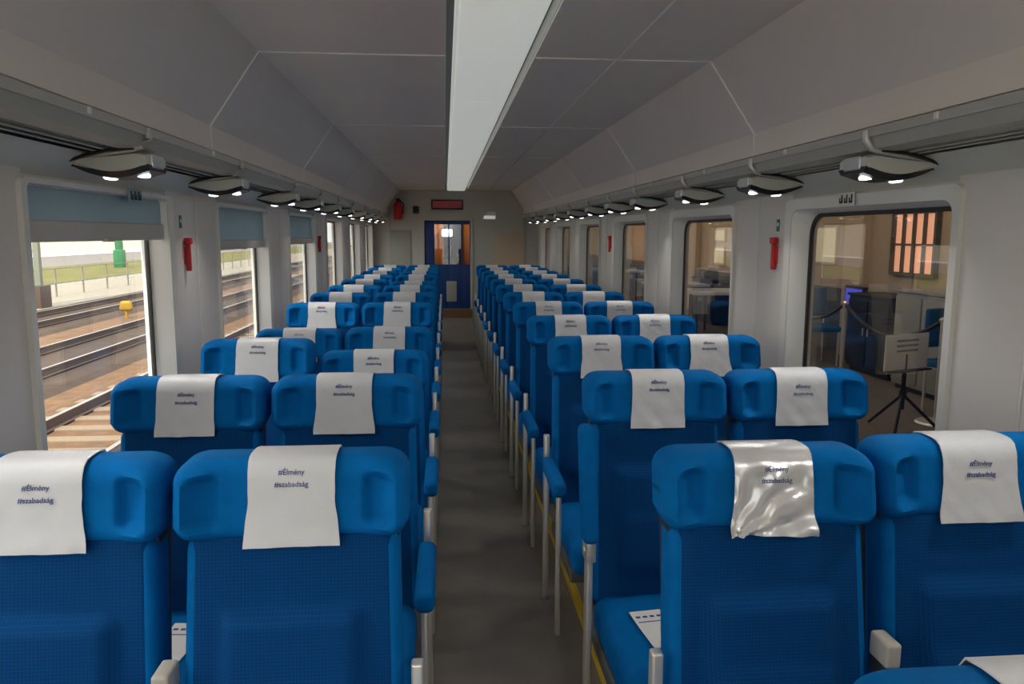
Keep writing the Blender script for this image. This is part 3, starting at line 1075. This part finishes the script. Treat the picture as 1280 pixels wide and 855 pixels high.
# ------------------------------------------------------------------ leaflets on second-row seats
def leaflet(x, y, z, rz, lab):
    o = empty('paper_leaflet', (x, y, z), rz)
    tag(o, lab, 'leaflet', 'leaflets lying on the seats')
    m = MB()
    N = 6
    vs = []
    for i in range(N + 1):
        t = i / N
        yy = -0.105 + 0.21 * t
        zz = 0.002 + 0.010 * (t - 0.4) ** 2
        vs += [(-0.05, yy, zz), (0.05, yy, zz), (-0.05, yy, zz + 0.001), (0.05, yy, zz + 0.001)]
    fs = []
    for i in range(N):
        a, b = 4 * i, 4 * i + 4
        fs += [(a, a + 1, b + 1, b), (a + 2, b + 2, b + 3, a + 3), (a, b, b + 2, a + 2), (a + 1, a + 3, b + 3, b + 1)]
    fs += [(0, 2, 3, 1), (4 * N, 4 * N + 1, 4 * N + 3, 4 * N + 2)]
    m.add(vs, fs).build('sheet', 'paper', o)
    p = MB()
    for c in (-0.033, -0.011, 0.011, 0.033):
        p.box(c - 0.007, c + 0.007, 0.066, 0.082, 0.0045, 0.0052)
    p.box(-0.042, 0.042, 0.040, 0.044, 0.0042, 0.0048)
    p.build('print', 'ink', o, smooth=0)


leaflet(0.425, 2.10, 0.489, 0.12, 'white leaflet with printed icons on second-row right aisle seat')
leaflet(-0.955, 2.13, 0.489, -0.1, 'white leaflet with printed icons on second-row left window seat')

# ------------------------------------------------------------------ outside, left: tracks
GZ = -1.20
gr = struct(MB().box(-14.9, 1.6, -60, 160, GZ - 0.2, GZ).build('ground', 'ballast', smooth=0), 'brown ballast ground beside the carriage', 'ground')
struct(MB().box(-14.9, 12, -70, -8.3, GZ, GZ + 0.05).build('reflector', 'reflector', smooth=0), 'pale concrete apron added behind the carriage end to bounce daylight', 'bounce surface')  # added pale ground, out of view, throws daylight up to the ceiling
struct(MB().box(-2.5, 1.6, -8.3, -2.1, GZ, GZ + 0.05).build('reflector_strip', 'reflector', smooth=0), 'pale concrete strip added directly behind the carriage end to bounce daylight', 'bounce surface')
struct(MB().box(-21.5, -14.9, -20, 160, GZ - 0.2, GZ + 0.06).build('platform_strip', 'platform', smooth=0), 'pale concrete strip beyond the tracks', 'platform')
struct(MB().box(-32, -21.5, -20, 200, GZ - 0.2, GZ + 0.1).build('grass_bank', 'grass', smooth=0), 'green grass bank beyond the fence', 'grass')
struct(MB().box(-47, -32, -20, 260, GZ - 0.2, GZ + 0.05).build('road', 'road', smooth=0), 'grey road beyond the grass bank', 'road')
rail_me = MB()
rail_me.prism([(-0.075, 0), (0.075, 0), (0.075, 0.015), (0.012, 0.03), (0.012, 0.12), (0.036, 0.13), (0.036, 0.16), (-0.036, 0.16), (-0.036, 0.13), (-0.012, 0.12), (-0.012, 0.03), (-0.075, 0.015)], 0, 110)
rail_me = rail_me.mesh('rail', 0)
top_me = MB().box(-0.034, 0.034, 0, 110, 0.16, 0.163).mesh('rail_head', 0)
sl_me = MB().bbox(-1.25, 1.25, -0.12, 0.12, -0.10, 0.06, 0.02).mesh('sleeper')
for i, (xc, nsl, lab) in enumerate(((-5.03, 80, 'nearest railway track with pale sleepers beyond the left windows'),
                                    (-8.68, 0, 'second railway track beyond the left windows'),
                                    (-12.9, 0, 'farthest railway track beside the pale platform strip'))):
    t = empty('railway_track', (xc, -6, GZ + 0.03))
    tag(t, lab, 'track', 'railway tracks outside')
    for sx in (-0.7525, 0.7525):
        r_ = link('rail', rail_me, 'railsteel', t)
        r_.location = (sx, 0, 0.05)
        h = link('rail_head', top_me, 'railtop', r_)
    for q in range(nsl):
        so = link('sleeper', sl_me, 'sleeper', t)
        so.location = (0, 8 + q * 0.62 + (0.1 if i else 0), 0)
    # low ballast shoulder
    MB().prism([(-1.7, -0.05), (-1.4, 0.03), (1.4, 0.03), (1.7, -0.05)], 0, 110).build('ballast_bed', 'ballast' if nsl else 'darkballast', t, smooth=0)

# fence along the platform strip
fe = empty('fence', (-17.2, 20, GZ + 0.06))
tag(fe, 'pale wire fence with thin posts along the platform strip', 'fence')
po_me = MB().box(-0.03, 0.03, -0.03, 0.03, 0, 1.25).mesh('fence_post', 0)
for q in range(24):
    p = link('fence_post', po_me, 'platform', fe)
    p.location = (0, q * 2.6, 0)
for z in (0.55, 1.2):
    MB().box(-0.015, 0.015, 0, 60, z, z + 0.035).build('fence_wire', 'polegrey', fe, smooth=0)

ms = empty('catenary_mast', (-15.54, 30.3, GZ))
tag(ms, 'weathered grey-green lattice mast seen at the near edge of first left window', 'mast')
for dx in (-0.28, 0.28):
    MB().bbox(dx - 0.10, dx + 0.10, -0.1, 0.1, 0, 9, 0.01).build('mast_leg', 'polegrey', ms)
for q in range(12):
    MB().tube([(-0.25, 0, 0.4 + q * 0.7), (0.25, 0, 0.9 + q * 0.7)], 0.03, 6).build('brace', 'polegrey', ms)
MB().bbox(-0.5, 0.5, -0.4, 0.4, 0, 0.9, 0.02).build('footing', 'railsteel', ms)
gp = empty('green_pole', (-26.2, 65.0, GZ))
tag(gp, 'green painted lamp pole standing beyond the fence', 'pole')
MB().tube([(0, 0, 0), (0, 0, 8)], 0.30, 12).build('shaft', 'polegreen', gp)
MB().bbox(-0.36, 0.36, -0.36, 0.36, 0, 1.5, 0.05).build('base', 'polegreen', gp)
ys_ = empty('track_marker', (-10.85, 26.9, GZ))
tag(ys_, 'small yellow marker standing between the tracks', 'marker')
MB().tube([(0, 0, 0), (0, 0, 0.5)], 0.05, 8).build('stake', 'yellowsign', ys_)
MB().rbox((0.20, 0.10, 0.17), 0.09, (2, 1, 2), (0, 0, 0.42), lambda x, y, z: (x * (1 - .8 * z), y, z)).build('marker_head', 'yellowsign', ys_)
sh = empty('signal_cabinet', (-10.8, 47.0, GZ))
tag(sh, 'pale signal cabinet standing beside the tracks far along', 'cabinet')
MB().bbox(-0.3, 0.3, -0.4, 0.4, 0, 1.6, 0.03).build('body', 'paleb', sh)
MB().bbox(-0.35, 0.35, -0.45, 0.45, 1.6, 1.75, 0.03).build('lid', 'polegrey', sh)
bd = empty('station_building', (-58, 110, GZ))
tag(bd, 'long cream building far beyond the road', 'building')
MB().box(-6, 6, -130, 170, 0, 9).build('wall', 'paleb', bd, smooth=0)
MB().prism([(-7, 9), (7, 9), (0, 12)], -131, 171).build('roof', 'road', bd, smooth=0)
for q in range(20):
    MB().box(5.9, 6.06, -120 + q * 14, -117 + q * 14, 4.2, 6.8).build('window', 'road', bd, smooth=0)

# ------------------------------------------------------------------ outside, right: dim hall
HZ, HX = 0.10, 5.0
struct(MB().box(1.62, HX + .2, -8, 34, HZ - 0.2, HZ).build('hall_floor', 'hallfloor', smooth=0), 'dim brown hall floor outside the right windows', 'floor')
struct(MB().box(1.62, HX + .3, -8, 34, 3.3, 3.4).build('hall_roof', 'hallroof', smooth=0), 'dark roof over the hall outside', 'roof')
hw = struct(MB().box(HX, HX + .25, -8, 34, HZ, 3.3).build('wall_hall', 'hallwall', smooth=0), 'beige hall wall seen through the right windows', 'wall')
struct(MB().box(1.62, HX + .25, 34, 34.2, HZ, 3.3).build('wall_hall_far', 'hallwall', smooth=0), 'far end wall of the dim hall', 'wall')
struct(MB().box(1.62, HX + .25, -8.2, -8, HZ, 3.3).build('wall_hall_near', 'hallwall', smooth=0), 'near end wall of the dim hall', 'wall')
for y in (6.9, 9.15, 12.0, 15.5, 19.0):
    MB().bbox(HX - 0.12, HX + .02, y, y + 0.42, HZ, 3.3, 0.01).build('pier', 'hallpier', hw)
MB().box(HX - 0.02, HX + .02, 4, 33, HZ, 0.95).build('dado', 'hallroof', hw, smooth=0)


def hall_window(y0, y1, z0, z1, nb, mt, lab):
    o = empty('lit_window', (HX, y0, z0))
    tag(o, lab, 'window')
    w, h = y1 - y0, z1 - z0
    MB().box(-0.02, 0.0, 0, w, 0, h).build('pane', mt, o, smooth=0)
    fr = rrect(-0.03, w + 0.03, -0.03, h + 0.03, 0.01, 1)
    MB().ring(fr, rrect(0.01, w - .01, 0.01, h - .01, 0.005, 1), -0.06, 0.0).build('frame', 'hallroof', o)
    for i in range(1, nb):
        yy = w * i / nb
        MB().box(-0.055, -0.025, yy - 0.018, yy + 0.018, 0, h).build('bar', 'hallroof', o, smooth=0)
    for z in (0.42, 0.88):
        MB().box(-0.05, -0.028, 0, w, h * z - 0.012, h * z + 0.012).build('crossbar', 'hallroof', o, smooth=0)


hall_window(7.83, 8.60, 1.22, 1.98, 4, 'litwin', 'orange lit window with dark bars on the hall wall')
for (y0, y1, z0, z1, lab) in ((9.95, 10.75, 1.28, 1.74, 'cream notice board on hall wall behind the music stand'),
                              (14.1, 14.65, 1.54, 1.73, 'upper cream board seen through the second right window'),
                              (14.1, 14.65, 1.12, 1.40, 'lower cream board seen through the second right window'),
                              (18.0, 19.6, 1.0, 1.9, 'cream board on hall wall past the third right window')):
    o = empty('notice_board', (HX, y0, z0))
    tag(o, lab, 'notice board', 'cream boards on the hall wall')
    MB().bbox(-0.03, 0, 0, y1 - y0, 0, z1 - z0, 0.004).build('board', 'glowcream', o)
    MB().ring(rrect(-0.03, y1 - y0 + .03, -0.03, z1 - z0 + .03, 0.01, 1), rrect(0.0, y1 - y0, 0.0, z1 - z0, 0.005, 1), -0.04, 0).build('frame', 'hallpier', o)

# music stand with a white sheet
o = empty('music_stand', (3.4, 5.72, HZ), R(20))
tag(o, 'black tripod stand holding a white sheet outside first right window', 'stand')
MB().tube([(0, 0, 0.18), (0, 0, 0.62)], 0.017, 10).build('pole', 'black', o)
for a in (90, 210, 330):
    MB().tube([(0, 0, 0.30), (0.30 * math.cos(R(a)), 0.30 * math.sin(R(a)), 0.012)], 0.012, 8).build('leg', 'black', o)
MB().tube([(0, 0, 0.27), (0, 0, 0.33)], 0.028, 10).build('hub', 'black', o)
sh = MB().bbox(-0.24, 0.24, -0.012, 0.0, 0.50, 0.78, 0.003).build('sheet', 'paper', o)
tm = MB()
for z in (0.73, 0.69, 0.65):
    tm.box(-0.12, 0.12, -0.0145, -0.012, z - .008, z + .008)
tm.build('print', 'polegrey', sh, smooth=0)
MB().bbox(-0.25, 0.25, -0.05, 0.0, 0.485, 0.50, 0.003).build('ledge', 'black', o)

# rope barrier posts
def barrier(y, lab):
    o = empty('barrier_post', (3.86, y, HZ))
    tag(o, lab, 'barrier post', 'barrier posts in the hall')
    MB().tube([(0, 0, 0), (0, 0, 0.015), (0, 0, 0.03)], [0.16, 0.15, 0.03], 20).build('base', 'chrome', o)
    MB().tube([(0, 0, 0.02), (0, 0, 0.84)], 0.02, 12).build('pole', 'chrome', o)
    MB().tube([(0, 0, 0.84), (0, 0, 0.86), (0, 0, 0.88)], [0.03, 0.035, 0.015], 12).build('finial', 'chrome', o)


for y, lab in ((4.6, 'steel barrier post hidden mostly by the near window pier'), (5.97, 'steel barrier post near the right edge of first right window'),
               (7.55, 'steel barrier post left of the music stand')):
    barrier(y, lab)
for a, b, lab in ((4.6, 5.97, 'dark rope between the two nearest hall barrier posts'), (5.97, 7.55, 'dark rope hanging across behind the music stand'),
                  (7.55, 9.1, 'dark rope leading to the blue chairs beyond')):
    pts = [(3.86, a + 0.04 + (b - a - 0.08) * t / 10, HZ + 0.83 - 0.20 * (1 - (2 * t / 10 - 1) ** 2)) for t in range(11)]
    tag(MB().tube(pts, 0.018, 8).build('barrier_rope', 'black'), lab, 'rope', 'barrier ropes in the hall')
barrier(9.1, 'steel barrier post farthest away beside the blue chairs')

# dark cabinets and a lit screen along the hall wall
def cabinet(x, y, w, dpt, h, mt, lab):
    o = empty('cabinet', (x, y, HZ))
    tag(o, lab, 'cabinet')
    MB().bbox(-dpt / 2, dpt / 2, 0, w, 0.05, h, 0.01).build('body', mt, o)
    MB().bbox(-dpt / 2 + .03, dpt / 2 - .03, 0.03, w - .03, 0, 0.06, 0.005).build('plinth', 'black', o)
    for q in range(2):
        dd = MB().bbox(-dpt / 2 - 0.015, -dpt / 2 + .002, 0.015 + q * w / 2, w / 2 - 0.015 + q * w / 2, 0.09, h - 0.04, 0.004).build('door', mt, o)
        MB().tube([(-dpt / 2 - 0.03, w / 2 + (0.05 if q else -0.05), h * .5), (-dpt / 2 - 0.03, w / 2 + (0.05 if q else -0.05), h * .6)], 0.008, 6).build('handle', 'chrome', dd)
    MB().bbox(-dpt / 2 - 0.02, dpt / 2 + 0.01, -0.02, w + 0.02, h, h + 0.03, 0.006).build('top', mt, o)


cabinet(4.7, 7.75, 0.85, 0.45, 0.86, 'black', 'black cabinet below the orange lit window')
cabinet(4.6, 6.6, 0.9, 0.45, 0.98, 'endpanelL', 'grey-green cabinet at the right edge of first right window')
cabinet(4.6, 12.9, 1.1, 0.5, 0.75, 'black', 'black low cabinet in front of the cream boards')
cabinet(4.6, 16.5, 1.2, 0.5, 0.85, 'darkmetal', 'dark cabinet seen through the third right window')


def chair(x, y, rz, lab):
    o = empty('chair', (x, y, HZ), rz)
    tag(o, lab, 'chair', 'blue chairs in the hall')
    MB().rbox((0.22, 0.21, 0.035), 0.03, (3, 3, 1), (0, 0, 0.44)).build('seat', 'bluecloth', o)
    MB().rbox((0.21, 0.025, 0.17), 0.02, (3, 1, 3), (0, 0.21, 0.74)).build('backrest', 'bluecloth', o)
    for sx in (-0.19, 0.19):
        MB().tube([(sx, -0.18, 0), (sx, -0.18, 0.42)], 0.012, 8).build('leg', 'chrome', o)
        MB().tube([(sx, 0.2, 0), (sx, 0.2, 0.42), (sx, 0.22, 0.80)], 0.012, 8).build('leg', 'chrome', o)


chair(4.25, 6.25, 0.3, 'blue padded chair between the stand and the grey-green cabinet')
chair(4.25, 8.92, 0.0, 'blue padded chair by the farthest barrier post')
chair(4.25, 9.75, 0.2, 'blue padded chair below the cream notice board')
o = empty('screen', (4.85, 9.15, HZ + 0.62))
tag(o, 'small glowing blue screen beyond the barrier rope', 'screen')
MB().bbox(-0.03, 0.03, -0.22, 0.22, 0, 0.30, 0.006).build('case', 'black', o)
MB().box(-0.034, -0.029, -0.19, 0.19, 0.03, 0.27).build('display', 'bluelamp', o, smooth=0)
MB().bbox(-0.05, 0.05, -0.10, 0.10, -0.62, 0.0, 0.01).build('stand', 'black', o)


def table(x, y, lab):
    o = empty('table', (x, y, HZ))
    tag(o, lab, 'table', 'white tables in the hall')
    MB().bbox(-0.45, 0.45, -0.45, 0.45, 0.71, 0.75, 0.006).build('tabletop', 'paper', o)
    for a in (-0.4, 0.4):
        for b in (-0.4, 0.4):
            MB().tube([(a, b, 0), (a, b, 0.72)], 0.018, 8).build('leg', 'darkmetal', o)


table(3.7, 10.9, 'white topped table seen low in the second right window')
table(3.6, 12.6, 'white topped table farther along behind the second right window')
table(3.8, 17.2, 'white topped table seen through the third right window')
for y, lab in ((7.5, 'added fill lamp on the hall ceiling nearest the first right window'), (14.5, 'added fill lamp on the hall ceiling beyond the second right window'), (22.0, 'added fill lamp on the hall ceiling farthest along')):
    o = empty('hall_fill_lamp', (3.6, y, 3.3))  # unseen lamps added to give the hall some ambient light
    tag(o, lab, 'lamp', 'added fill lamps on the hall ceiling')
    MB().rbox((0.09, 0.6, 0.03), 0.02, (2, 4, 1), (0, 0, -0.03)).build('housing', 'paper', o)
    ll = bpy.data.lights.new('hall_fill_light', 'AREA')
    ll.shape = 'RECTANGLE'
    ll.size = 0.16
    ll.size_y = 1.1
    ll.energy = 16
    ll.color = (1.0, 0.82, 0.6)
    lo = bpy.data.objects.new('hall_fill_light', ll)
    COL.objects.link(lo)
    lo.parent = o
    lo.location = (0, 0, -0.065)
